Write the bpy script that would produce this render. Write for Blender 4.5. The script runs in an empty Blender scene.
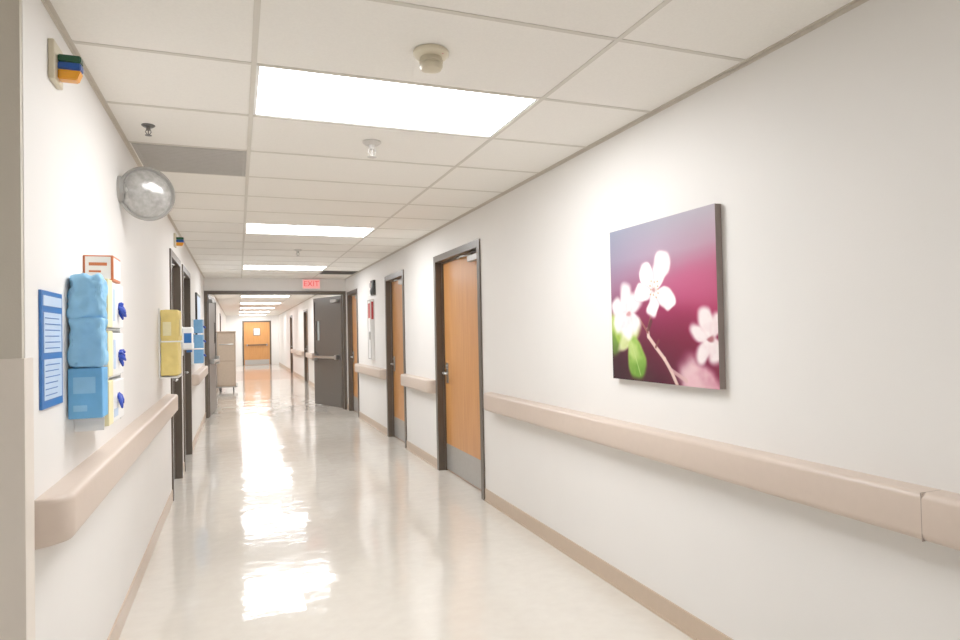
import bpy, bmesh, math, random
import numpy as np
from mathutils import Vector, Matrix, noise
random.seed(4)
sc=bpy.context.scene
XL,XR,H=-0.54,1.88,2.42
YE=33.0

# ------------------------------------------------------------ materials
def lin(c):
    return tuple(((v/255)/12.92 if v/255<=0.04045 else ((v/255+0.055)/1.055)**2.4) for v in c)
def mat(name,rgb,rough=0.5,metal=0.0,nscale=30,namt=0.04,bump=0.0,bscale=200,coat=0.0,emit=None,estr=1.0,trans=0.0,spec=0.5):
    m=bpy.data.materials.new(name); m.use_nodes=True
    nt=m.node_tree; N=nt.nodes; L=nt.links
    b=N["Principled BSDF"]
    c=lin(rgb)
    tc=N.new("ShaderNodeTexCoord")
    n=N.new("ShaderNodeTexNoise"); n.inputs["Scale"].default_value=nscale; n.inputs["Detail"].default_value=3
    L.new(tc.outputs["Object"],n.inputs["Vector"])
    cr=N.new("ShaderNodeValToRGB")
    cr.color_ramp.elements[0].position=0.3; cr.color_ramp.elements[1].position=0.7
    cr.color_ramp.elements[0].color=(*[v*(1-namt) for v in c],1)
    cr.color_ramp.elements[1].color=(*[min(1,v*(1+namt)) for v in c],1)
    L.new(n.outputs["Fac"],cr.inputs["Fac"]); L.new(cr.outputs["Color"],b.inputs["Base Color"])
    b.inputs["Roughness"].default_value=rough; b.inputs["Metallic"].default_value=metal
    b.inputs["Coat Weight"].default_value=coat
    b.inputs["Specular IOR Level"].default_value=spec
    b.inputs["Transmission Weight"].default_value=trans
    if bump>0:
        n2=N.new("ShaderNodeTexNoise"); n2.inputs["Scale"].default_value=bscale
        L.new(tc.outputs["Object"],n2.inputs["Vector"])
        bp=N.new("ShaderNodeBump"); bp.inputs["Strength"].default_value=bump; bp.inputs["Distance"].default_value=0.002
        L.new(n2.outputs["Fac"],bp.inputs["Height"]); L.new(bp.outputs["Normal"],b.inputs["Normal"])
    if emit:
        b.inputs["Emission Color"].default_value=(*lin(emit),1); b.inputs["Emission Strength"].default_value=estr
    return m
M={}
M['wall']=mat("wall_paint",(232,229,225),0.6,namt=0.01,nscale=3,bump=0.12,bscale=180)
M['wall_ret_shade']=mat("wall_return_shade",(200,192,178),0.6,namt=0.01,nscale=3,bump=0.15,bscale=180)  # wall paint made darker: shade on the camera-facing return put into the colour
M['guard']=mat("corner_guard_vinyl",(226,216,204),0.4,namt=0.01)
M['tile']=mat("ceiling_tile",(243,240,233),0.85,namt=0.02,nscale=120,bump=0.3,bscale=260)
M['tbar']=mat("ceiling_tbar",(212,207,196),0.5,namt=0.01)
M['base']=mat("baseboard_vinyl",(192,170,148),0.35,namt=0.02)
M['rail']=mat("handrail_vinyl",(202,184,169),0.38,namt=0.015,bump=0.1,bscale=400)
M['railseam']=mat("handrail_seam",(155,140,128),0.5)
M['frame']=mat("door_frame_paint",(84,74,64),0.35,namt=0.02)
M['graydoor']=mat("gray_door_paint",(92,86,80),0.35,namt=0.02)
M['steel']=mat("brushed_steel",(190,190,188),0.28,metal=1.0,nscale=200)
M['steelmatte']=mat("satin_steel",(176,174,170),0.45,metal=0.6)
M['white']=mat("white_plastic",(238,238,236),0.35,namt=0.01)
M['cream']=mat("cream_plastic",(206,196,170),0.4,namt=0.01)
M['detector']=mat("detector_plastic",(222,212,186),0.4,namt=0.01)
M['black']=mat("black_plastic",(30,29,30),0.4)
M['vent']=mat("vent_gray",(176,173,168),0.6,namt=0.03)
M['ventdark']=mat("vent_dark",(75,70,64),0.6)
M['blue']=mat("gown_blue_fabric",(96,168,222),0.6,namt=0.10,nscale=14,bump=0.5,bscale=60)
M['bluepale']=mat("gown_blue_pale",(132,192,232),0.5,namt=0.08,nscale=14,bump=0.4,bscale=60)
M['glove']=mat("glove_blue",(12,56,170),0.45,namt=0.1)
M['posterblue']=mat("poster_blue",(36,102,176),0.4,namt=0.02)
M['posterpale']=mat("poster_pale",(186,208,234),0.45,namt=0.02)
M['yellow']=mat("gown_yellow_fabric",(232,208,124),0.7,namt=0.05,nscale=18,bump=0.4,bscale=60)
M['paleyellow']=mat("pale_yellow_card",(236,226,176),0.6)
M['orange']=mat("orange_card",(196,104,56),0.5)
M['red']=mat("red_paint",(185,50,50),0.4)
M['green']=mat("lamp_green",(6,70,42),0.35)
M['lampblue']=mat("lamp_blue",(8,72,160),0.35)
M['lamporange']=mat("lamp_orange",(238,156,24),0.35)
M['cart']=mat("cart_laminate",(190,170,150),0.45)
M['rubber']=mat("caster_rubber",(60,58,56),0.6)
M['lampshell']=mat("lamp_shell",(215,214,210),0.3)
M['exitface']=mat("exit_face",(235,170,165),0.4,emit=(255,150,145),estr=0.25)
M['exitred']=mat("exit_letters",(205,50,60),0.4,emit=(220,40,50),estr=0.3)
M['doorglass']=mat("door_glass",(205,215,215),0.08,coat=0.5)
M['canvas_side']=mat("canvas_side",(130,116,110),0.7)
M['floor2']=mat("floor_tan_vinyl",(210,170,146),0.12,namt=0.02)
M['lampglass']=mat("lamp_glass",(168,166,162),0.2,metal=0.25,nscale=38,namt=.2,bump=.5,bscale=60,coat=.6)
M['lamprim']=mat("lamp_rim",(160,158,154),0.4,metal=0.5)

def lens_mat():
    m=bpy.data.materials.new("light_lens"); m.use_nodes=True
    N=m.node_tree.nodes; L=m.node_tree.links
    b=N["Principled BSDF"]; b.inputs["Base Color"].default_value=(.9,.9,.9,1)
    tc=N.new("ShaderNodeTexCoord"); n=N.new("ShaderNodeTexNoise"); n.inputs["Scale"].default_value=90
    L.new(tc.outputs["Object"],n.inputs["Vector"])
    mp=N.new("ShaderNodeMapRange"); mp.inputs["To Min"].default_value=9.5; mp.inputs["To Max"].default_value=10.0
    L.new(n.outputs["Fac"],mp.inputs["Value"]); L.new(mp.outputs["Result"],b.inputs["Emission Strength"])
    b.inputs["Emission Color"].default_value=(0.99,0.992,1.0,1)
    return m
M['lens']=lens_mat()

def wood():
    m=bpy.data.materials.new("door_wood"); m.use_nodes=True
    N=m.node_tree.nodes; L=m.node_tree.links; b=N["Principled BSDF"]
    tc=N.new("ShaderNodeTexCoord"); mp=N.new("ShaderNodeMapping"); mp.inputs["Scale"].default_value=(14,14,0.9)
    L.new(tc.outputs["Object"],mp.inputs["Vector"])
    n=N.new("ShaderNodeTexNoise"); n.inputs["Scale"].default_value=2.2; n.inputs["Detail"].default_value=6; n.inputs["Distortion"].default_value=0.4
    L.new(mp.outputs["Vector"],n.inputs["Vector"])
    cr=N.new("ShaderNodeValToRGB")
    cr.color_ramp.elements[0].position=0.3; cr.color_ramp.elements[0].color=(*lin((192,128,68)),1)
    cr.color_ramp.elements[1].position=0.7; cr.color_ramp.elements[1].color=(*lin((206,144,82)),1)
    L.new(n.outputs["Fac"],cr.inputs["Fac"]); L.new(cr.outputs["Color"],b.inputs["Base Color"])
    b.inputs["Roughness"].default_value=0.35
    return m
M['wood']=wood()

def floor_mat():
    m=bpy.data.materials.new("floor_polished_vinyl"); m.use_nodes=True
    N=m.node_tree.nodes; L=m.node_tree.links; b=N["Principled BSDF"]
    geo=N.new("ShaderNodeNewGeometry")
    mp=N.new("ShaderNodeVectorMath"); mp.operation='SNAP'; mp.inputs[1].default_value=(0.305,0.305,10)
    L.new(geo.outputs["Position"],mp.inputs[0])
    wn=N.new("ShaderNodeTexWhiteNoise"); wn.noise_dimensions='3D'; L.new(mp.outputs[0],wn.inputs["Vector"])
    sub=N.new("ShaderNodeVectorMath"); sub.operation='SUBTRACT'; sub.inputs[1].default_value=(.5,.5,.5)
    L.new(wn.outputs["Color"],sub.inputs[0])
    scl=N.new("ShaderNodeVectorMath"); scl.operation='MULTIPLY'; scl.inputs[1].default_value=(.016,.020,0)
    L.new(sub.outputs[0],scl.inputs[0])
    n1=N.new("ShaderNodeTexNoise"); n1.inputs["Scale"].default_value=8.0; n1.inputs["Detail"].default_value=2.5
    L.new(geo.outputs["Position"],n1.inputs["Vector"])
    bp=N.new("ShaderNodeBump"); bp.inputs["Strength"].default_value=0.24; bp.inputs["Distance"].default_value=0.008
    L.new(n1.outputs["Fac"],bp.inputs["Height"])
    add=N.new("ShaderNodeVectorMath"); add.operation='ADD'
    L.new(bp.outputs["Normal"],add.inputs[0]); L.new(scl.outputs[0],add.inputs[1])
    nm=N.new("ShaderNodeVectorMath"); nm.operation='NORMALIZE'; L.new(add.outputs[0],nm.inputs[0])
    L.new(nm.outputs[0],b.inputs["Normal"]); L.new(nm.outputs[0],b.inputs["Coat Normal"])
    n2=N.new("ShaderNodeTexNoise"); n2.inputs["Scale"].default_value=14.0; n2.inputs["Detail"].default_value=5
    L.new(geo.outputs["Position"],n2.inputs["Vector"])
    cr=N.new("ShaderNodeValToRGB")
    cr.color_ramp.elements[0].position=.3; cr.color_ramp.elements[0].color=(*lin((212,205,194)),1)
    cr.color_ramp.elements[1].position=.7; cr.color_ramp.elements[1].color=(*lin((217,211,200)),1)
    L.new(n2.outputs["Fac"],cr.inputs["Fac"])
    L.new(cr.outputs["Color"],b.inputs["Base Color"])
    b.inputs["Roughness"].default_value=0.11
    b.inputs["Specular IOR Level"].default_value=0.5
    b.inputs["Coat Weight"].default_value=0.4
    b.inputs["Coat Roughness"].default_value=0.04
    return m
M['floor']=floor_mat()

# ------------------------------------------------------------ helpers
col=sc.collection
def group(name,loc=(0,0,0)):
    e=bpy.data.objects.new(name,None); e.location=loc; e.empty_display_size=0.1; col.objects.link(e); return e
def link(name,me,m,parent=None,smooth=False):
    o=bpy.data.objects.new(name,me); col.objects.link(o)
    if m is not None and not me.materials: me.materials.append(m)
    if parent:
        o.parent=parent; o.matrix_parent_inverse=Matrix.Translation(-Vector(parent.location))
    if smooth:
        for p in me.polygons: p.use_smooth=True
    return o
def addbox(bm,a,b):
    x0,y0,z0=a; x1,y1,z1=b
    r=bmesh.ops.create_cube(bm,size=1,matrix=Matrix.Translation(((x0+x1)/2,(y0+y1)/2,(z0+z1)/2))@Matrix.Diagonal((abs(x1-x0),abs(y1-y0),abs(z1-z0),1)))
    return r['verts']
def done(bm,name):
    bmesh.ops.recalc_face_normals(bm,faces=bm.faces)
    me=bpy.data.meshes.new(name); bm.to_mesh(me); bm.free(); return me
def boxes(name,lst,m,parent=None,bevel=0,seg=2):
    bm=bmesh.new()
    for a,b in lst: addbox(bm,a,b)
    if bevel: bmesh.ops.bevel(bm,geom=bm.edges[:],offset=bevel,segments=seg,affect='EDGES',profile=0.5)
    return link(name,done(bm,name),m,parent)
def box(name,a,b,m,parent=None,bevel=0,seg=2): return boxes(name,[(a,b)],m,parent,bevel,seg)
def lathe(name,prof,m,loc,axis=(0,0,1),parent=None,seg=40,smooth=True):
    bm=bmesh.new()
    q=Vector((0,0,1)).rotation_difference(Vector(axis).normalized()).to_matrix().to_4x4()
    T=Matrix.Translation(loc)@q
    rings=[]
    for r,h in prof:
        if r<1e-6: rings.append([bm.verts.new(T@Vector((0,0,h)))])
        else: rings.append([bm.verts.new(T@Vector((r*math.cos(2*math.pi*i/seg),r*math.sin(2*math.pi*i/seg),h))) for i in range(seg)])
    for A,B in zip(rings,rings[1:]):
        for i in range(seg):
            j=(i+1)%seg
            if len(A)==1 and len(B)==1: continue
            if len(A)==1: bm.faces.new((A[0],B[i],B[j]))
            elif len(B)==1: bm.faces.new((A[i],A[j],B[0]))
            else: bm.faces.new((A[i],A[j],B[j],B[i]))
    for R in (rings[0],rings[-1]):
        if len(R)>1: bm.faces.new(R)
    o=link(name,done(bm,name),m,parent,False)
    if smooth:
        for p in o.data.polygons: p.use_smooth=len(p.vertices)<=4
        o.data.set_sharp_from_angle(angle=math.radians(35))
    return o
def tube(name,pts,r,m,parent=None,seg=10,taper=None):
    bm=bmesh.new(); rings=[]
    pts=[Vector(p) for p in pts]
    for i,p in enumerate(pts):
        t=(pts[min(i+1,len(pts)-1)]-pts[max(i-1,0)]).normalized()
        u=t.orthogonal().normalized() if i==0 else (u-t*u.dot(t)).normalized()
        w=t.cross(u)
        rr=r*(taper[i] if taper else 1)
        rings.append([bm.verts.new(p+rr*(math.cos(2*math.pi*k/seg)*u+math.sin(2*math.pi*k/seg)*w)) for k in range(seg)])
    for A,B in zip(rings,rings[1:]):
        for k in range(seg): bm.faces.new((A[k],A[(k+1)%seg],B[(k+1)%seg],B[k]))
    bm.faces.new(rings[0]); bm.faces.new(rings[-1][::-1])
    return link(name,done(bm,name),m,parent,True)
def soft(name,a,b,m,parent=None,amp=0.01,freq=9,round_=0.03,seed=0,fold=None,ff=70):
    bm=bmesh.new(); addbox(bm,a,b)
    bmesh.ops.bevel(bm,geom=bm.edges[:],offset=round_,segments=4,affect='EDGES',profile=0.5)
    bmesh.ops.triangulate(bm,faces=bm.faces[:])
    for _ in range(4):
        es=[e for e in bm.edges if e.calc_length()>0.012]
        if es: bmesh.ops.subdivide_edges(bm,edges=es,cuts=1,use_grid_fill=False)
        bmesh.ops.triangulate(bm,faces=bm.faces[:])
    bm.normal_update()
    for v in bm.verts:
        p=v.co*freq+Vector((seed*7.3,0,0))
        d=noise.noise(p)*amp+noise.noise(Vector((p.x*2.5,p.y*2.5,p.z*1.2)))*amp*.5
        d-=abs(noise.noise(p*2.2+Vector((3,9,1))))*amp*1.1
        if fold: d+=fold*math.sin(v.co.z*ff+noise.noise(p)*3)
        v.co+=v.normal*d
    return link(name,done(bm,name),m,parent,True)

# ------------------------------------------------------------ shell
def wall_x(name,x0,x1,y0,y1,ops,m):
    L=[]; y=y0
    for a,b,z in sorted(ops):
        L.append(((x0,y,0),(x1,a,H))); L.append(((x0,a,z),(x1,b,H))); y=b
    L.append(((x0,y,0),(x1,y1,H)))
    return boxes(name,L,m)
R_OPEN=[(4.97,6.19,2.10),(7.57,8.50,2.10),(10.78,11.72,2.10),(14.6,15.6,2.10),(19.0,20.0,2.1),(24.5,25.5,2.1)]
L_OPEN=[(6.08,6.98,2.10),(7.36,8.36,2.10),(14.2,15.2,2.1),(22.0,23.0,2.1)]
wall_x("wall_right",XR,XR+.14,-4,YE,R_OPEN,M['wall'])
wall_x("wall_left",XL-.14,XL,2.06,YE,L_OPEN,M['wall'])
box("wall_corner",(-2.2,2.04,0),(XL-.002,2.06,H),M['wall_ret_shade'])
box("wall_alcove",(-2.34,-4,0),(-2.2,2.06,H),M['wall'])
box("wall_back",(-2.34,-4.12,0),(XR+.14,-4,H),M['wall'])
box("wall_far",(XL-.14,YE,0),(XR+.14,YE+.12,H),M['wall'])
box("floor",(-2.34,-4.12,-.1),(XR+.14,YE+.12,0),M['floor'])
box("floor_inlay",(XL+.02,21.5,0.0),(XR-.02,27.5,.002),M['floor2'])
box("wall_header",(XL,12.0,2.19),(XR,12.14,H),M['wall'])

xs=[-2.37,-1.76,-1.15,XL,0.07,1.29,XR]
LIGHTS=[2.56+3.66*k for k in range(-2,9)]
bm=bmesh.new()
y=2.56-.61*11
ylines=[]
while y<YE+.6: ylines.append(y); y+=.61
lightset=set(round(v,2) for v in LIGHTS)
for yv in ylines:
    for i in range(len(xs)-1):
        if yv>2 and xs[i]<XL-.01: continue
        if i==4 and round(yv,2) in lightset: continue
        addbox(bm,(xs[i],yv,H),(xs[i+1],yv+.61,H+.02))
link("ceiling",done(bm,"ceiling"),M['tile'])
L=[]
for x in (0.07,1.29): L.append(((x-.010,-4,H-.003),(x+.010,YE,H+.001)))
for x in (-1.76,-1.15,XL): L.append(((x-.010,-4,H-.003),(x+.010,2.05,H+.001)))
for yv in ylines:
    if yv<-4: continue
    L.append((((XL if yv>2 else -2.2),yv-.010,H-.0025),(XR,yv+.010,H+.0005)))
boxes("trim_1",L,M['tbar'])
boxes("trim_2",[((XR-.016,-4,H-.004),(XR,YE,H)),((XL,2.06,H-.004),(XL+.016,YE,H)),
                ((XR-.003,-4,H-.018),(XR,YE,H-.004)),((XL,2.06,H-.018),(XL+.003,YE,H-.004))],mat("wall_angle_trim",(200,191,178),0.5))

for k,yv in enumerate(LIGHTS):
    if yv<-4.1: continue
    g=group("ceiling_light",(0.68,yv+.305,H))
    a,b,c,d=0.081,1.279,yv+.011,yv+.599
    boxes("troffer_housing",[((a-.005,c-.005,H),(a+.012,d+.005,H+.06)),((b-.012,c-.005,H),(b+.005,d+.005,H+.06)),
        ((a+.012,c-.005,H),(b-.012,c+.012,H+.06)),((a+.012,d-.012,H),(b-.012,d+.005,H+.06)),((a,c,H+.061),(b,d,H+.066))],M['white'],g)
    box("lens",(a+.012,c+.012,H+.004),(b-.012,d-.012,H+.010),M['lens'],g)

def vent(x0,x1,y0,y1,m,slots,name,ms=None):
    g=group(name,((x0+x1)/2,(y0+y1)/2,H))
    box("panel",(x0,y0,H-.005),(x1,y1,H-.0002),m,g)
    L=[]
    for i in range(slots):
        yy=y0+(i+.5)*(y1-y0)/slots
        L.append(((x0+.02,yy-.004,H-.0065),(x1-.02,yy+.002,H-.0045)))
    boxes("louvers",L,ms or m,g)
vl=mat("vent_louver",(172,169,163),.6)
vent(XL+.025,.058,3.795,4.375,M['vent'],18,"air_vent",vl)
vent(1.305,XR-.025,10.5,11.08,M['ventdark'],10,"air_vent",M['ventdark'])

# ------------------------------------------------------------ baseboards
def segs(y0,y1,ops,gap=.055):
    out=[];y=y0
    for a,b,*_ in sorted(ops):
        out.append((y,a-gap)); y=b+gap
    out.append((y,y1)); return out
boxes("baseboard_right",[((XR-.008,a,0.012),(XR,b,.10)) for a,b in segs(-4,YE,R_OPEN)]+[((XR-.014,a,0),(XR,b,.012)) for a,b in segs(-4,YE,R_OPEN)],M['base'])
boxes("baseboard_left",[((XL,a,0),(XL+.008,b,.10)) for a,b in segs(2.12,YE,L_OPEN)],M['base'])
box("baseboard_alcove",(-2.2,-4,0),(-2.192,2.04,.10),M['base'])
box("baseboard_corner",(-2.19,2.032,0),(XL-.10,2.04,.10),M['base'])
boxes("trim_3",[((XL-.075,2.030,0),(XL+.006,2.0395,1.335)),((XL+.0005,2.0395,0),(XL+.006,2.11,1.335))],M['guard'],bevel=.001)

# ------------------------------------------------------------ handrails
def rail(side,y0,y1,zo=0.0,seams=()):
    X=XR if side>0 else XL
    dx=-side
    g=group("handrail",(X,(y0+y1)/2,.8))
    P=[(0.0,.736),(.060,.732),(.076,.736),(.084,.746),(.086,.758),(.086,.852),(.083,.862),(.076,.868),(.062,.870),(0.0,.870)]
    P=[(o,z+zo) for o,z in P]
    bm=bmesh.new()
    R=.075; n=10
    st=[(y0+R*(1-math.cos(i/n*math.pi/2)), math.sin(i/n*math.pi/2)) for i in range(n+1)]
    st+=[(y1-R*(1-math.cos((n-i)/n*math.pi/2)), math.sin((n-i)/n*math.pi/2)) for i in range(n+1)]
    rings=[]
    for y,f in st:
        rings.append([bm.verts.new((X+dx*(max(.0008,o-(1-f)*.086) if o>.01 else 0),y,z)) for o,z in P])
    for A,B in zip(rings,rings[1:]):
        for k in range(len(P)-1): bm.faces.new((A[k],A[k+1],B[k+1],B[k]))
    bm.faces.new(rings[0]); bm.faces.new(rings[-1])
    o=link("rail",done(bm,"rail"),M['rail'],g,True)
    o.data.set_sharp_from_angle(angle=math.radians(50))
    for s in seams:
        box("seam",(X+dx*.001,s-.001,.7335+zo),(X+dx*.0864,s+.001,.8704+zo),M['railseam'],g)
    return g
rail(1,-3.9,4.76,.030,seams=(1.26,))
rail(1,6.27,7.50,.03); rail(1,8.58,10.70,.03); rail(1,15.7,18.9,.03); rail(1,20.1,24.4,.03)
rail(-1,2.13,5.72,.064); rail(-1,8.62,11.2,.06); rail(-1,15.4,16.9,.06)

# ------------------------------------------------------------ doors in side walls
cnt=[0]
def door(side,a,b,z,leafmat='wood',handle_far=True,detail=True,rec=.07):
    cnt[0]+=1
    X=XR if side>0 else XL; s=side
    g=group("door_%d"%cnt[0],(X,(a+b)/2,0))
    def bx(n,o0,o1,y0,y1,z0,z1,m,bev=0):
        x0,x1=X+s*o0,X+s*o1
        return box(n,(min(x0,x1),y0,z0),(max(x0,x1),y1,z1),m,g,bev)
    w=.05
    F=[]
    for (y0,y1,z0,z1) in ((a-w,a+.012,0,z+w),(b-.012,b+w,0,z+w),(a+.012,b-.012,z-.012,z+w)):
        F.append(((min(X-s*.014,X),y0,z0),(max(X-s*.014,X),y1,z1)))
    for (y0,y1,z0,z1) in ((a,a+.012,0,z),(b-.012,b,0,z),(a+.012,b-.012,z-.012,z)):
        F.append(((min(X,X+s*.139),y0,z0),(max(X,X+s*.139),y1,z1)))
    for (y0,y1,z0,z1) in ((a+.012,a+.027,0,z-.012),(b-.027,b-.012,0,z-.012),(a+.027,b-.027,z-.027,z-.012)):
        F.append(((min(X+s*(rec-.02),X+s*rec),y0,z0),(max(X+s*(rec-.02),X+s*rec),y1,z1)))
    boxes("frame",F,M['frame'],g)
    bx("leaf",rec,rec+.045,a+.016,b-.016,.008,z-.016,M[leafmat],.002)
    if detail:
        bx("kick_plate",rec-.003,rec,a+.03,b-.03,.015,.27,M['steelmatte'])
        hy=b-.10 if handle_far else a+.10
        sg=-1 if handle_far else 1
        bx("lock_plate",rec-.008,rec,hy-.028,hy+.028,.88,1.08,M['steel'],.003)
        lx=X+s*(rec-.05)
        tube("lever",[(X+s*rec,hy,.98),(lx,hy,.98),(lx-s*.005,hy+sg*.03,.98),(lx,hy+sg*.13,.975)],.010,M['steel'],g)
        lathe("deadbolt",[(0.022,0),(0.022,.012),(.014,.018),(0,.018)],M['steel'],(X+s*rec,hy,1.045),(-s,0,0),g,20)
        bx("closer_body",rec-.045,rec,a+.10,a+.36,z-.10,z-.045,M['steelmatte'],.006)
        tube("closer_arm",[(X+s*(rec-.03),a+.28,z-.04),(X+s*(rec-.06),a+.5,z-.035),(X+s*(rec-.012),a+.72,z-.03)],.008,M['steel'],g)
        for hz in (.25,1.05,1.85):
            lathe("hinge",[(.008,0),(.008,.1)],M['steel'],(X+s*(rec-.008),a+.022,hz),(0,0,1),g,12)
    return g
for i,(a,b,z) in enumerate(R_OPEN): door(1,a,b,z)
for i,(a,b,z) in enumerate(L_OPEN): door(-1,a,b,z,leafmat='frame' if i<2 else 'wood')

g=group("door_%d"%(cnt[0]+1),(.67,12.0,0))
boxes("frame",[((XL,11.97,0),(XL+.055,12.16,2.19)),((XR-.055,11.97,0),(XR,12.16,2.19)),((XL+.055,11.97,2.13),(XR-.055,12.16,2.19)),
   ((XL+.055,12.06,0),(XL+.07,12.10,2.13)),((XR-.07,12.06,0),(XR-.055,12.10,2.13))],M['frame'],g,.003)
def leaf(name,hinge,tip,m,facing):
    h=Vector((*hinge,0)); t=Vector((*tip,0)); d=(t-h); Ln=d.length; d.normalize()
    nrm=Vector((d.y,-d.x,0))*facing
    R=Matrix((( d.x,nrm.x,0,h.x),(d.y,nrm.y,0,h.y),(0,0,1,0),(0,0,0,1)))
    gg=group(name,h)
    def b_(n,a,b,m,bev=0):
        o=box(n,a,b,m,gg,bev); o.data.transform(R)
        if R.to_3x3().determinant()<0: o.data.flip_normals()
        return o
    wx0,wx1,wz0,wz1=Ln-.26,Ln-.12,1.28,1.66
    bm=bmesh.new()
    for a,b in (((0,-.045,.01),(wx0,0,2.12)),((wx1,-.045,.01),(Ln,0,2.12)),((wx0,-.045,.01),(wx1,0,wz0)),((wx0,-.045,wz1),(wx1,0,2.12))): addbox(bm,a,b)
    bm.transform(R); link("slab",done(bm,"slab"),m,gg)
    bm=bmesh.new()
    for a,b in (((wx0-.02,0,wz0-.02),(wx0,.006,wz1+.02)),((wx1,0,wz0-.02),(wx1+.02,.006,wz1+.02)),((wx0,0,wz0-.02),(wx1,.006,wz0)),((wx0,0,wz1),(wx1,.006,wz1+.02))): addbox(bm,a,b)
    bm.transform(R); link("window_trim",done(bm,"wt"),M['graydoor'],gg)
    b_("window_glass",(wx0,-.026,wz0),(wx1,-.02,wz1),M['doorglass'])
    b_("panic_bar",(.10,.05,.93),(Ln-.12,.085,.98),M['steel'],.008)
    b_("bar_mount_hinge",(.08,0,.91),(.16,.075,1.0),M['steel'],.006)
    b_("bar_mount_latch",(Ln-.16,0,.88),(Ln-.05,.075,1.03),M['steel'],.006)
    b_("latch_rod_cover",(Ln-.06,0,1.03),(Ln-.035,.015,2.05),M['graydoor'],.002)
    b_("kick_plate",(.03,0,.02),(Ln-.03,.003,.26),m)
    b_("closer",(.08,0,2.0),(.34,.05,2.06),M['steelmatte'],.005)
    return gg
leaf("door_%d"%(cnt[0]+2),(XR-.065,12.18),(1.43,13.27),M['graydoor'],-1)
leaf("door_%d"%(cnt[0]+3),(XL+.065,12.18),(-.40,13.30),M['graydoor'],1)

g=group("door_%d"%(cnt[0]+4),(.86,YE,0))
y=YE
boxes("frame",[((.20,y-.03,0),(.27,y,2.15)),((1.45,y-.03,0),(1.52,y,2.15)),((.27,y-.03,2.08),(1.45,y,2.15))],M['frame'],g)
boxes("leaf",[((.27,y-.02,.01),(1.45,y-.001,2.08))],M['wood'],g)
box("vision_glass",(.72,y-.024,1.45),(1.0,y-.02,1.78),M['doorglass'],g)
boxes("glass_trim",[((.70,y-.028,1.43),(1.02,y-.02,1.45)),((.70,y-.028,1.78),(1.02,y-.02,1.80)),((.70,y-.028,1.45),(.72,y-.02,1.78)),((1.0,y-.028,1.45),(1.02,y-.02,1.78))],M['frame'],g)
box("push_bar",(.40,y-.09,.95),(1.32,y-.05,1.0),M['frame'],g)
boxes("bar_mounts",[((.38,y-.09,.93),(.44,y-.02,1.02)),((1.28,y-.09,.93),(1.34,y-.02,1.02))],M['steel'],g)
box("kick_plate",(.30,y-.023,.02),(1.42,y-.02,.26),M['steelmatte'],g)

# ------------------------------------------------------------ exit sign
g=group("exit_sign",(1.27,11.98,2.3))
box("housing",(1.10,11.955,2.225),(1.42,11.999,2.405),M['white'],g,.004)
box("face",(1.11,11.951,2.235),(1.41,11.955,2.395),M['exitface'],g)
cu=bpy.data.curves.new("exit_text",'FONT'); cu.body="EXIT"; cu.size=.135; cu.extrude=.001; cu.align_x='CENTER'; cu.align_y='CENTER'
cu.materials.append(M['exitred'])
t=bpy.data.objects.new("letters",cu); col.objects.link(t); t.parent=g; t.matrix_parent_inverse=Matrix.Translation(-Vector(g.location))
t.location=(1.26,11.949,2.315); t.rotation_euler=(math.pi/2,0,0)

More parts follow.
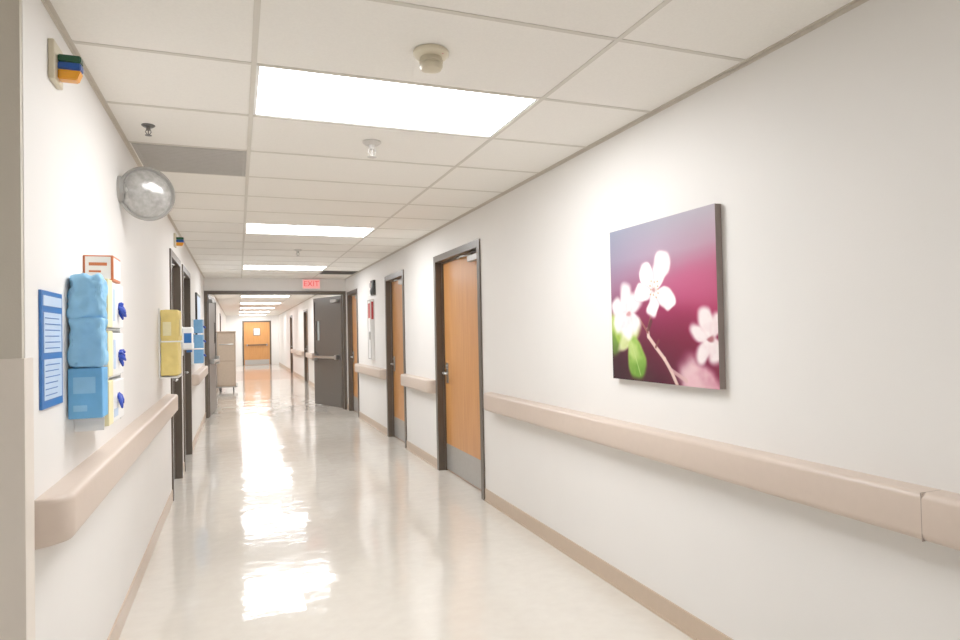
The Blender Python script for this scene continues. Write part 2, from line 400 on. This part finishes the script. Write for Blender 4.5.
# ------------------------------------------------------------ canvas painting
def vnoise(S,T,fr,seed):
    rs=np.random.RandomState(seed); n=int(fr)+3; G=rs.rand(n,n)
    x=S*fr; y=T*fr; xi=np.clip(x.astype(int),0,n-2); yi=np.clip(y.astype(int),0,n-2)
    u=x-xi; v=y-yi; u=u*u*(3-2*u); v=v*v*(3-2*v)
    return (G[yi,xi]*(1-u)+G[yi,xi+1]*u)*(1-v)+(G[yi+1,xi]*(1-u)+G[yi+1,xi+1]*u)*v-.5
def paint(S,T):
    C=np.zeros(S.shape+(3,))
    rows=[(0.0,[(134,140,160),(162,158,174),(178,168,180)]),
          (0.20,[(142,132,156),(172,146,168),(182,142,162)]),
          (0.38,[(142,98,126),(166,92,124),(172,76,108)]),
          (0.55,[(112,48,74),(142,34,76),(154,34,74)]),
          (0.76,[(56,18,32),(98,6,42),(124,14,52)]),
          (1.0,[(40,14,22),(56,4,26),(108,22,50)])]
    grid=np.array([[np.array(c,float) for c in r[1]] for r in rows]); ts=[r[0] for r in rows]
    Tw=T+.05*vnoise(S,T,4,1)
    for ch in range(3):
        cols=[np.interp(Tw,ts,grid[:,k,ch]) for k in range(3)]
        w=S*2
        C[...,ch]=np.where(w<1,cols[0]*(1-w)+cols[1]*w,cols[1]*(2-w)+cols[2]*(w-1))
    def sm(x): x=np.clip(x,0,1); return x*x*(3-2*x)
    W=[vnoise(S,T,14,5),vnoise(S,T,14,6),vnoise(S,T,40,7)]
    def ell(cx,cy,rx,ry,ang,colr,softn=.25,op=1.0,grad=None,warp=.02,gb=.5):
        nonlocal C
        a=math.radians(ang); dx=S-cx+warp*W[0]; dy=T-cy+warp*W[1]
        u=(dx*math.cos(a)+dy*math.sin(a))/rx; v=(-dx*math.sin(a)+dy*math.cos(a))/ry
        v=v/(.82+.28*np.clip(u,-1,1))
        d=np.sqrt(u*u+v*v); mk=sm((1-d)/softn+.5)*op
        cc=np.array(colr,float)[None,None,:]
        if grad is not None:
            k=np.clip((gb-.2)-gb*u+.3*np.abs(v)**2+.35*W[2],0,1)[...,None]
            cc=cc*(1-k)+np.array(grad,float)*k
        C=C*(1-mk[...,None])+cc*mk[...,None]
    def line(p,q,w,colr,op=1.0,soft_=.6):
        nonlocal C
        p=np.array(p);q=np.array(q);d=q-p;L2=d@d
        t=np.clip(((S-p[0])*d[0]+(T-p[1])*d[1])/L2,0,1)
        dist=np.hypot(S-p[0]-t*d[0],T-p[1]-t*d[1])
        mk=sm((w-dist)/(w*soft_)+.1)*op
        C=C*(1-mk[...,None])+np.array(colr,float)*mk[...,None]
    ell(.82,.42,.32,.15,0,(206,84,130),1.6,.5)
    # blurred lower-right blossoms
    ell(.88,.97,.20,.12,200,(244,208,212),.8,.9,(206,122,146),.05)
    ell(.76,1.0,.09,.06,-30,(230,180,190),.9,.8)
    for an,r in ((195,.085),(250,.085),(305,.08),(130,.085),(70,.07)):
        ell(.95+r*math.cos(math.radians(an)),.72+r*math.sin(math.radians(an)),.085,.062,an,(252,244,242),.6,.95,(230,186,194),.03,.25)
    ell(.94,.725,.028,.022,0,(150,60,70),1.0,.8)
    # leaves
    ell(.05,.66,.12,.09,60,(150,186,64),.6,.97,(206,224,136),.03)
    ell(.03,.76,.08,.06,80,(92,128,44),.8,.85,None,.03)
    ell(.19,.715,.14,.07,-38,(188,208,106),.6,.95,(228,234,184),.03)
    ell(.27,.845,.15,.105,75,(96,144,42),.35,1,(164,200,88),.03)
    ell(.24,.80,.08,.05,60,(200,220,130),.9,.7,None,.03)
    line((.22,.75),(.31,.96),.005,(190,214,130),.6)
    # stems
    st=[(.455,.47),(.44,.56),(.395,.67),(.40,.715),(.47,.78),(.55,.85),(.61,.92),(.66,1.0)]
    for i,(a,b) in enumerate(zip(st,st[1:])): line(a,b,.011 if i<2 else .017,(232,202,188) if i>1 else (130,72,68),.95)
    line((.395,.69),(.31,.60),.010,(140,80,74)); line((.60,.91),(.74,.97),.016,(216,174,170),.8)
    line((.40,.67),(.43,.62),.018,(84,38,40),.9); line((.47,.78),(.50,.74),.012,(110,54,50),.8)
    # second flower
    for an,rx in ((-95,.10),(-160,.095),(150,.085),(40,.08),(-35,.095),(95,.085)):
        ell(.18+.083*math.cos(math.radians(an)),.56+.09*math.sin(math.radians(an)),rx,.074,an,(252,246,245),.5,.95,(232,196,206),.03,.28)
    ell(.19,.57,.025,.02,0,(190,116,120),1,.7)
    # main flower
    for an,rx,ry,rr in ((100,.092,.068,.092),(176,.102,.074,.104),(30,.108,.074,.108),(-128,.104,.076,.106),(-60,.118,.086,.122)):
        cx=.47+rr*math.cos(math.radians(an)); cy=.42+rr*math.sin(math.radians(an))
        ell(cx,cy,rx*1.03,ry*1.04,an,(222,182,196),.2,.8,None,.04)
        ell(cx,cy,rx*.98,ry*.97,an,(255,252,250),.22,1,(238,212,218),.04,.25)
    for k in range(11):
        an=math.radians(k*33+8); r=.035+.022*((k*7)%5)/4
        line((.47,.42),(.47+r*math.cos(an),.42+r*math.sin(an)),.0025,(232,206,196),.8)
        ell(.47+r*math.cos(an),.42+r*math.sin(an),.006,.006,0,(196,150,90),.8,.9,None,0)
    ell(.47,.425,.015,.015,0,(186,120,120),.9,.7)
    return np.clip(C,0,255)
n=300
cx0=1.845; cy_far,cy_near=2.911,2.114; cz0,cz1=1.122,1.89
g=group("canvas_painting",(1.86,2.51,1.5))
box("stretcher",(cx0+.001,cy_near,cz0),(XR-.001,cy_far,cz1),M['canvas_side'],g,.002)
s=np.linspace(0,1,n); S,T=np.meshgrid(s,s)
C=paint(S,T)/255.*.96; Cl=np.where(C<=.04045,C/12.92,((C+.055)/1.055)**2.4)
verts=[(cx0,cy_far+(cy_near-cy_far)*a,cz1+(cz0-cz1)*b) for b in s for a in s]
faces=[(r*n+c,(r+1)*n+c,(r+1)*n+c+1,r*n+c+1) for r in range(n-1) for c in range(n-1)]
me=bpy.data.meshes.new("print"); me.from_pydata(verts,[],faces); me.update()
ca=me.color_attributes.new("Col",'FLOAT_COLOR','POINT')
ca.data.foreach_set("color",np.concatenate([Cl.reshape(-1,3),np.ones((n*n,1))],1).astype(np.float32).ravel())
m=bpy.data.materials.new("canvas_print"); m.use_nodes=True
N=m.node_tree.nodes; va=N.new("ShaderNodeVertexColor"); va.layer_name="Col"
m.node_tree.links.new(va.outputs["Color"],N["Principled BSDF"].inputs["Base Color"]); N["Principled BSDF"].inputs["Roughness"].default_value=.6
N["Principled BSDF"].inputs["Specular IOR Level"].default_value=.3
link("print",me,m,g)

# ------------------------------------------------------------ ceiling devices
sx_,sy_=.68,2.25
g=group("smoke_detector",(sx_,sy_,H))
lathe("base",[(.062,0),(.066,-.004),(.066,-.014),(.060,-.022),(.052,-.026)],M['detector'],(sx_,sy_,H),(0,0,1),g)
lathe("sensor_head",[(.040,-.026),(.040,-.036),(.044,-.038),(.044,-.044),(.038,-.046),(.038,-.052),(.043,-.054),(.043,-.060),(.036,-.070),(.018,-.074),(0,-.075)],M['cream'],(sx_,sy_,H),(0,0,1),g)
lathe("indicator",[(.004,0),(.004,-.003),(0,-.004)],M['red'],(sx_+.03,sy_-.045,H-.021),(0,0,1),g,12)
def sprinkler(x,y,m,body,k=1.0,bulb=None):
    g=group("fire_sprinkler",(x,y,H))
    S_=lambda P:[(r*k,h*k) for r,h in P]
    lathe("escutcheon",S_([(.036,0),(.036,-.004),(.026,-.012),(.012,-.014),(.012,-.03),(0,-.03)]),m,(x,y,H),(0,0,1),g)
    for sx in (-1,1):
        tube("frame_arm",[(x+sx*.010*k,y,H-.028*k),(x+sx*.015*k,y,H-.040*k),(x+sx*.004*k,y,H-.056*k)],.0025*k,body,g,8)
    lathe("bulb",S_([(.003,-.03),(.003,-.054)]),bulb or body,(x,y,H),(0,0,1),g,10)
    lathe("deflector",S_([(.005,-.054),(.018,-.058),(.018,-.060),(0,-.061)]),body,(x,y,H),(0,0,1),g,20)
dk=mat("dark_steel",(110,108,106),.35,metal=.9)
wg=mat("sprinkler_white",(200,196,190),.4)
sprinkler(-.395,3.46,dk,dk,.85)
sprinkler(.69,3.42,wg,wg,1.4)
sprinkler(.69,8.0,wg,wg,1.3)

# ------------------------------------------------------------ call lights
def call_light(y,z):
    g=group("call_light",(XL,y,z))
    box("wall_plate",(XL,y-.055,z-.05),(XL+.018,y+.055,z+.075),M['cream'],g,.004)
    X0=XL+.018
    for nme,m,z0,z1,w0,w1 in (("green_lens",'green',.020,.044,.064,.064),("blue_lens",'lampblue',-.004,.020,.064,.064),("orange_lens",'lamporange',-.036,-.004,.064,.052)):
        bm=bmesh.new(); vs=addbox(bm,(X0,y-.02,z+z0),(X0+w0,y+.02,z+z1-.0015))
        for v in vs:
            if v.co.z<z+z0+.001 and v.co.x>X0+.01: v.co.x=X0+w1
        bmesh.ops.bevel(bm,geom=bm.edges[:],offset=.003,segments=2,affect='EDGES')
        link(nme,done(bm,nme),M[m],g)
call_light(2.36,2.245)
call_light(6.5,2.27)

# ------------------------------------------------------------ round emergency lamp
c=Vector((-.425,3.62,2.115)); ax=Vector((.45,-1,-.10)).normalized()
g=group("emergency_lamp",(XL,3.6,2.1))
lathe("wall_base",[(.065,0),(.065,.012),(.055,.02),(.03,.024),(.03,.03),(0,.03)],M['lamprim'],(XL,3.56,2.12),(1,0,0),g)
tube("arm",[(XL+.02,3.56,2.12),(XL+.05,3.60,2.115),c-ax*.05],.016,M['steel'],g,12)
lathe("housing",[(.02,-.055),(.06,-.052),(.10,-.04),(.124,-.018),(.134,0),(.136,.010),(.128,.016),(.118,.006)],M['lamprim'],c,ax,g,56)
lathe("lens",[(.120,.006),(.112,.016),(.09,.026),(.055,.034),(.02,.038),(0,.0385)],M['lampglass'],c,ax,g,56)
for r in (.095,.05):
    h=.0385-.032*(r/.120)**2
    lathe("lens_ring",[(r-.003,h-.004),(r-.002,h+.0015),(r+.001,h+.001),(r+.002,h-.006)],M['lamprim'],c,ax,g,56)

# ------------------------------------------------------------ poster
g=group("blue_poster",(XL,2.3,1.36))
box("board",(XL,2.185,1.18),(XL+.008,2.42,1.53),M['posterblue'],g,.001)
box("header",(XL+.008,2.20,1.485),(XL+.0095,2.405,1.515),M['posterpale'],g)
boxes("panels",[((XL+.008,2.205,1.345),(XL+.0095,2.40,1.465)),((XL+.008,2.205,1.205),(XL+.0095,2.40,1.325))],M['posterpale'],g)
L=[]
for base in (1.345,1.205):
    for i in range(6): L.append(((XL+.0095,2.215,base+.012+i*.018),(XL+.0102,2.39-.05*random.random(),base+.0150+i*.018)))
boxes("text_lines",L,M['posterblue'],g)

# ------------------------------------------------------------ PPE station
g=group("gown_and_glove_station",(XL,2.7,1.3))
XF=XL+.105
boxes("caddy_frame",[((XL+.0005,2.602,1.06),(XL+.010,2.955,1.60)),((XL+.010,2.602,1.06),(XF-.012,2.607,1.60)),((XL+.010,2.948,1.06),(XF-.012,2.953,1.60)),
    ((XL+.010,2.607,1.062),(XF-.014,2.948,1.069)),((XL+.010,2.607,1.236),(XF-.014,2.948,1.241)),((XL+.010,2.607,1.416),(XF-.014,2.948,1.421))],M['white'],g)
boxes("glove_boxes",[((XL+.015,2.70,1.071),(XF,2.943,1.225)),((XL+.015,2.70,1.245),(XF,2.943,1.405)),((XL+.015,2.70,1.425),(XF,2.943,1.595))],M['white'],g,.004)
boxes("yellow_label",[((XL+.015,2.612,1.072),(XF+.002,2.694,1.232)),((XL+.015,2.612,1.245),(XF+.002,2.694,1.412)),((XL+.015,2.612,1.425),(XF+.002,2.694,1.60))],M['paleyellow'],g,.003)
boxes("label_marks",[((XF,2.72,1.09),(XF+.001,2.80,1.12)),((XF,2.72,1.27),(XF+.001,2.76,1.38)),((XF,2.72,1.45),(XF+.001,2.76,1.57))],M['posterpale'],g)
soft("gown_roll_top",(XL+.004,2.50,1.445),(XL+.112,2.598,1.605),M['bluepale'],g,.012,15,.024,1,.0008)
soft("gown_fold_middle",(XL+.004,2.495,1.285),(XL+.112,2.598,1.460),M['bluepale'],g,.009,13,.014,2,.001,110)
box("gown_carton",(XL+.004,2.50,1.115),(XL+.106,2.598,1.285),M['blue'],g,.004)
boxes("carton_label",[((XL+.02,2.4985,1.20),(XL+.085,2.4998,1.255)),((XL+.02,2.4985,1.14),(XL+.06,2.4998,1.16))],M['bluepale'],g)
for i,(yy,zz) in enumerate(((2.84,1.325),(2.84,1.50),(2.82,1.16))):
    for k in range(8 if i<2 else 3):
        a=random.uniform(0,6.28); r=random.uniform(.0,.02)
        p=Vector((XF,yy+r*math.cos(a),zz+r*math.sin(a)))
        d=Vector((random.uniform(.012,.028),random.uniform(-.034,.02),random.uniform(-.034,.03)))
        tube("glove_tuft",[p-Vector((.004,0,0)),p+d*.4,p+d*.8+Vector((0,.004,-.006)),p+d+Vector((0,0,-.012))],.0072,M['glove'],g,10,[.8,1.1,.9,.4])
g=group("mask_box",(XL,2.8,1.65))
box("carton",(XL+.001,2.76,1.604),(XL+.10,2.92,1.70),M['orange'],g,.002)
box("end_panel",(XL+.008,2.7585,1.610),(XL+.092,2.76,1.694),M['white'],g)
box("side_panel",(XL+.10,2.77,1.613),(XL+.1012,2.91,1.691),M['white'],g)
boxes("end_text",[((XL+.02,2.7575,1.66),(XL+.08,2.7588,1.672)),((XL+.02,2.7575,1.635),(XL+.06,2.7588,1.642))],M['orange'],g)

g=group("yellow_gown_holder",(XL,5.25,1.35))
boxes("bracket",[((XL+.0005,5.17,1.09),(XL+.01,5.44,1.60)),((XL+.01,5.435,1.10),(XL+.13,5.44,1.59)),((XL+.01,5.17,1.09),(XL+.13,5.435,1.10))],M['white'],g,.001)
soft("gown_fold_top",(XL+.012,5.17,1.36),(XL+.135,5.43,1.59),M['yellow'],g,.005,9,.010,5,.001,90)
soft("gown_fold_low",(XL+.012,5.165,1.105),(XL+.13,5.43,1.365),M['yellow'],g,.005,9,.012,6,.001,90)
boxes("label",[((XL+.03,5.156,1.40),(XL+.085,5.163,1.50)),((XL+.137,5.22,1.40),(XL+.141,5.34,1.52))],M['paleyellow'],g,.002)
boxes("straps",[((XL+.006,5.152,1.352),(XL+.142,5.158,1.362)),((XL+.138,5.158,1.352),(XL+.142,5.43,1.362))],M['white'],g,.001)

g=group("sanitizer_dispenser",(XL,7.17,1.35))
box("back_plate",(XL,7.08,1.20),(XL+.012,7.26,1.50),M['white'],g,.003)
box("cover",(XL+.012,7.09,1.26),(XL+.115,7.25,1.49),M['white'],g,.018,4)
box("nozzle",(XL+.05,7.13,1.235),(XL+.10,7.21,1.262),M['posterblue'],g,.004)
box("window",(XL+.115,7.13,1.33),(XL+.117,7.21,1.42),M['lampblue'],g)
box("side_label",(XL+.03,7.0885,1.33),(XL+.10,7.09,1.43),M['posterblue'],g)
g=group("glove_dispenser",(XL,8.9,1.35))
box("rack",(XL,8.75,1.04),(XL+.02,9.05,1.62),M['white'],g,.003)
boxes("glove_boxes",[((XL+.02,8.77,1.06),(XL+.125,9.03,1.23)),((XL+.02,8.77,1.25),(XL+.125,9.03,1.42)),((XL+.02,8.77,1.44),(XL+.125,9.03,1.61))],mat("glove_box_blue",(110,172,224),.5),g,.004)
for zz in (1.16,1.34,1.52):
    tube("glove_tuft",[(XL+.12,8.9,zz),(XL+.14,8.9,zz),(XL+.15,8.9,zz-.02)],.012,M['glove'],g,8)
g=group("notice_board",(XL,9.9,1.7))
box("frame",(XL,9.5,1.35),(XL+.025,10.3,2.0),M['black'],g,.004)
box("sheet",(XL+.025,9.54,1.39),(XL+.027,10.26,1.96),M['posterpale'],g)

# ------------------------------------------------------------ right wall devices
g=group("fire_alarm_strobe",(XR,9.3,2.05))
box("back_box",(XR-.04,9.22,1.95),(XR,9.42,2.17),M['black'],g,.006)
box("strobe_window",(XR-.062,9.27,2.06),(XR-.04,9.37,2.13),M['doorglass'],g,.006)
lathe("horn",[(.05,0),(.05,.012),(.035,.02),(.02,.012),(0,.012)],M['black'],(XR-.04,9.32,2.0),(-1,0,0),g,24)
g=group("fire_extinguisher_cabinet",(XR,9.45,1.4))
box("cabinet",(XR-.05,9.36,1.0),(XR,9.60,1.9),M['white'],g,.005)
boxes("door_trim",[((XR-.054,9.37,1.01),(XR-.05,9.385,1.89)),((XR-.054,9.575,1.01),(XR-.05,9.59,1.89)),((XR-.054,9.385,1.875),(XR-.05,9.575,1.89)),((XR-.054,9.385,1.01),(XR-.05,9.575,1.025))],M['steelmatte'],g)
boxes("red_label",[((XR-.052,9.40,1.62),(XR-.05,9.56,1.84)),((XR-.045,9.358,1.60),(XR-.010,9.36,1.86))],M['red'],g)
box("handle",(XR-.07,9.40,1.3),(XR-.054,9.41,1.42),M['steel'],g)

# ------------------------------------------------------------ cart
g=group("supply_cart",(-.27,17.8,0))
x0,x1,y0,y1=-.50,-.06,17.35,18.4
box("cabinet",(x0,y0,.14),(x1,y1,1.50),M['cart'],g,.01)
box("top_lip",(x0-.01,y0-.01,1.50),(x1+.01,y1+.01,1.53),M['cart'],g,.005)
boxes("end_panels",[((x0+.03,y0-.006,.80),(x1-.03,y0,1.46)),((x0+.03,y0-.006,.18),(x1-.03,y0,.76))],mat("cart_panel",(202,184,164),.45),g)
tube("push_handle",[(x0+.06,y0-.005,1.2),(x0+.06,y0-.05,1.2),(x1-.06,y0-.05,1.2),(x1-.06,y0-.005,1.2)],.012,M['steel'],g)
for cx,cy in ((x0+.06,y0+.08),(x1-.06,y0+.08),(x0+.06,y1-.08),(x1-.06,y1-.08)):
    lathe("caster",[(.03,-.015),(.055,-.012),(.055,.012),(.03,.015)],M['rubber'],(cx,cy,.055),(1,0,0),g,20)
    box("caster_fork",(cx-.02,cy-.015,.06),(cx+.02,cy+.015,.121),M['steel'],g)
box("base_tray",(x0-.02,y0-.06,.12),(x1+.04,y1+.03,.139),M['steelmatte'],g)

# ------------------------------------------------------------ world, camera, colour
w=bpy.data.worlds.new("World"); sc.world=w; w.use_nodes=True
w.node_tree.nodes["Background"].inputs[0].default_value=(.8,.8,.8,1); w.node_tree.nodes["Background"].inputs[1].default_value=.3
sc.view_settings.view_transform='Standard'; sc.view_settings.look='None'
sc.view_settings.exposure=0.98
sc.view_settings.gamma=1.2

f=640
Y=Vector((238-480,320-337,-f)).normalized()
r=math.radians(1.2); zx,zy=-math.sin(r),math.cos(r)
zz=-(Y.x*zx+Y.y*zy)/Y.z
Z=Vector((zx,zy,zz)).normalized()
Mx=Matrix((Y.cross(Z),Y,Z))
cam=bpy.data.cameras.new("camera"); cam.sensor_width=36; cam.lens=24; cam.clip_end=100
co=bpy.data.objects.new("camera",cam); col.objects.link(co)
co.matrix_world=Matrix.Translation((0,0,1.38))@Mx.to_4x4()
sc.camera=co
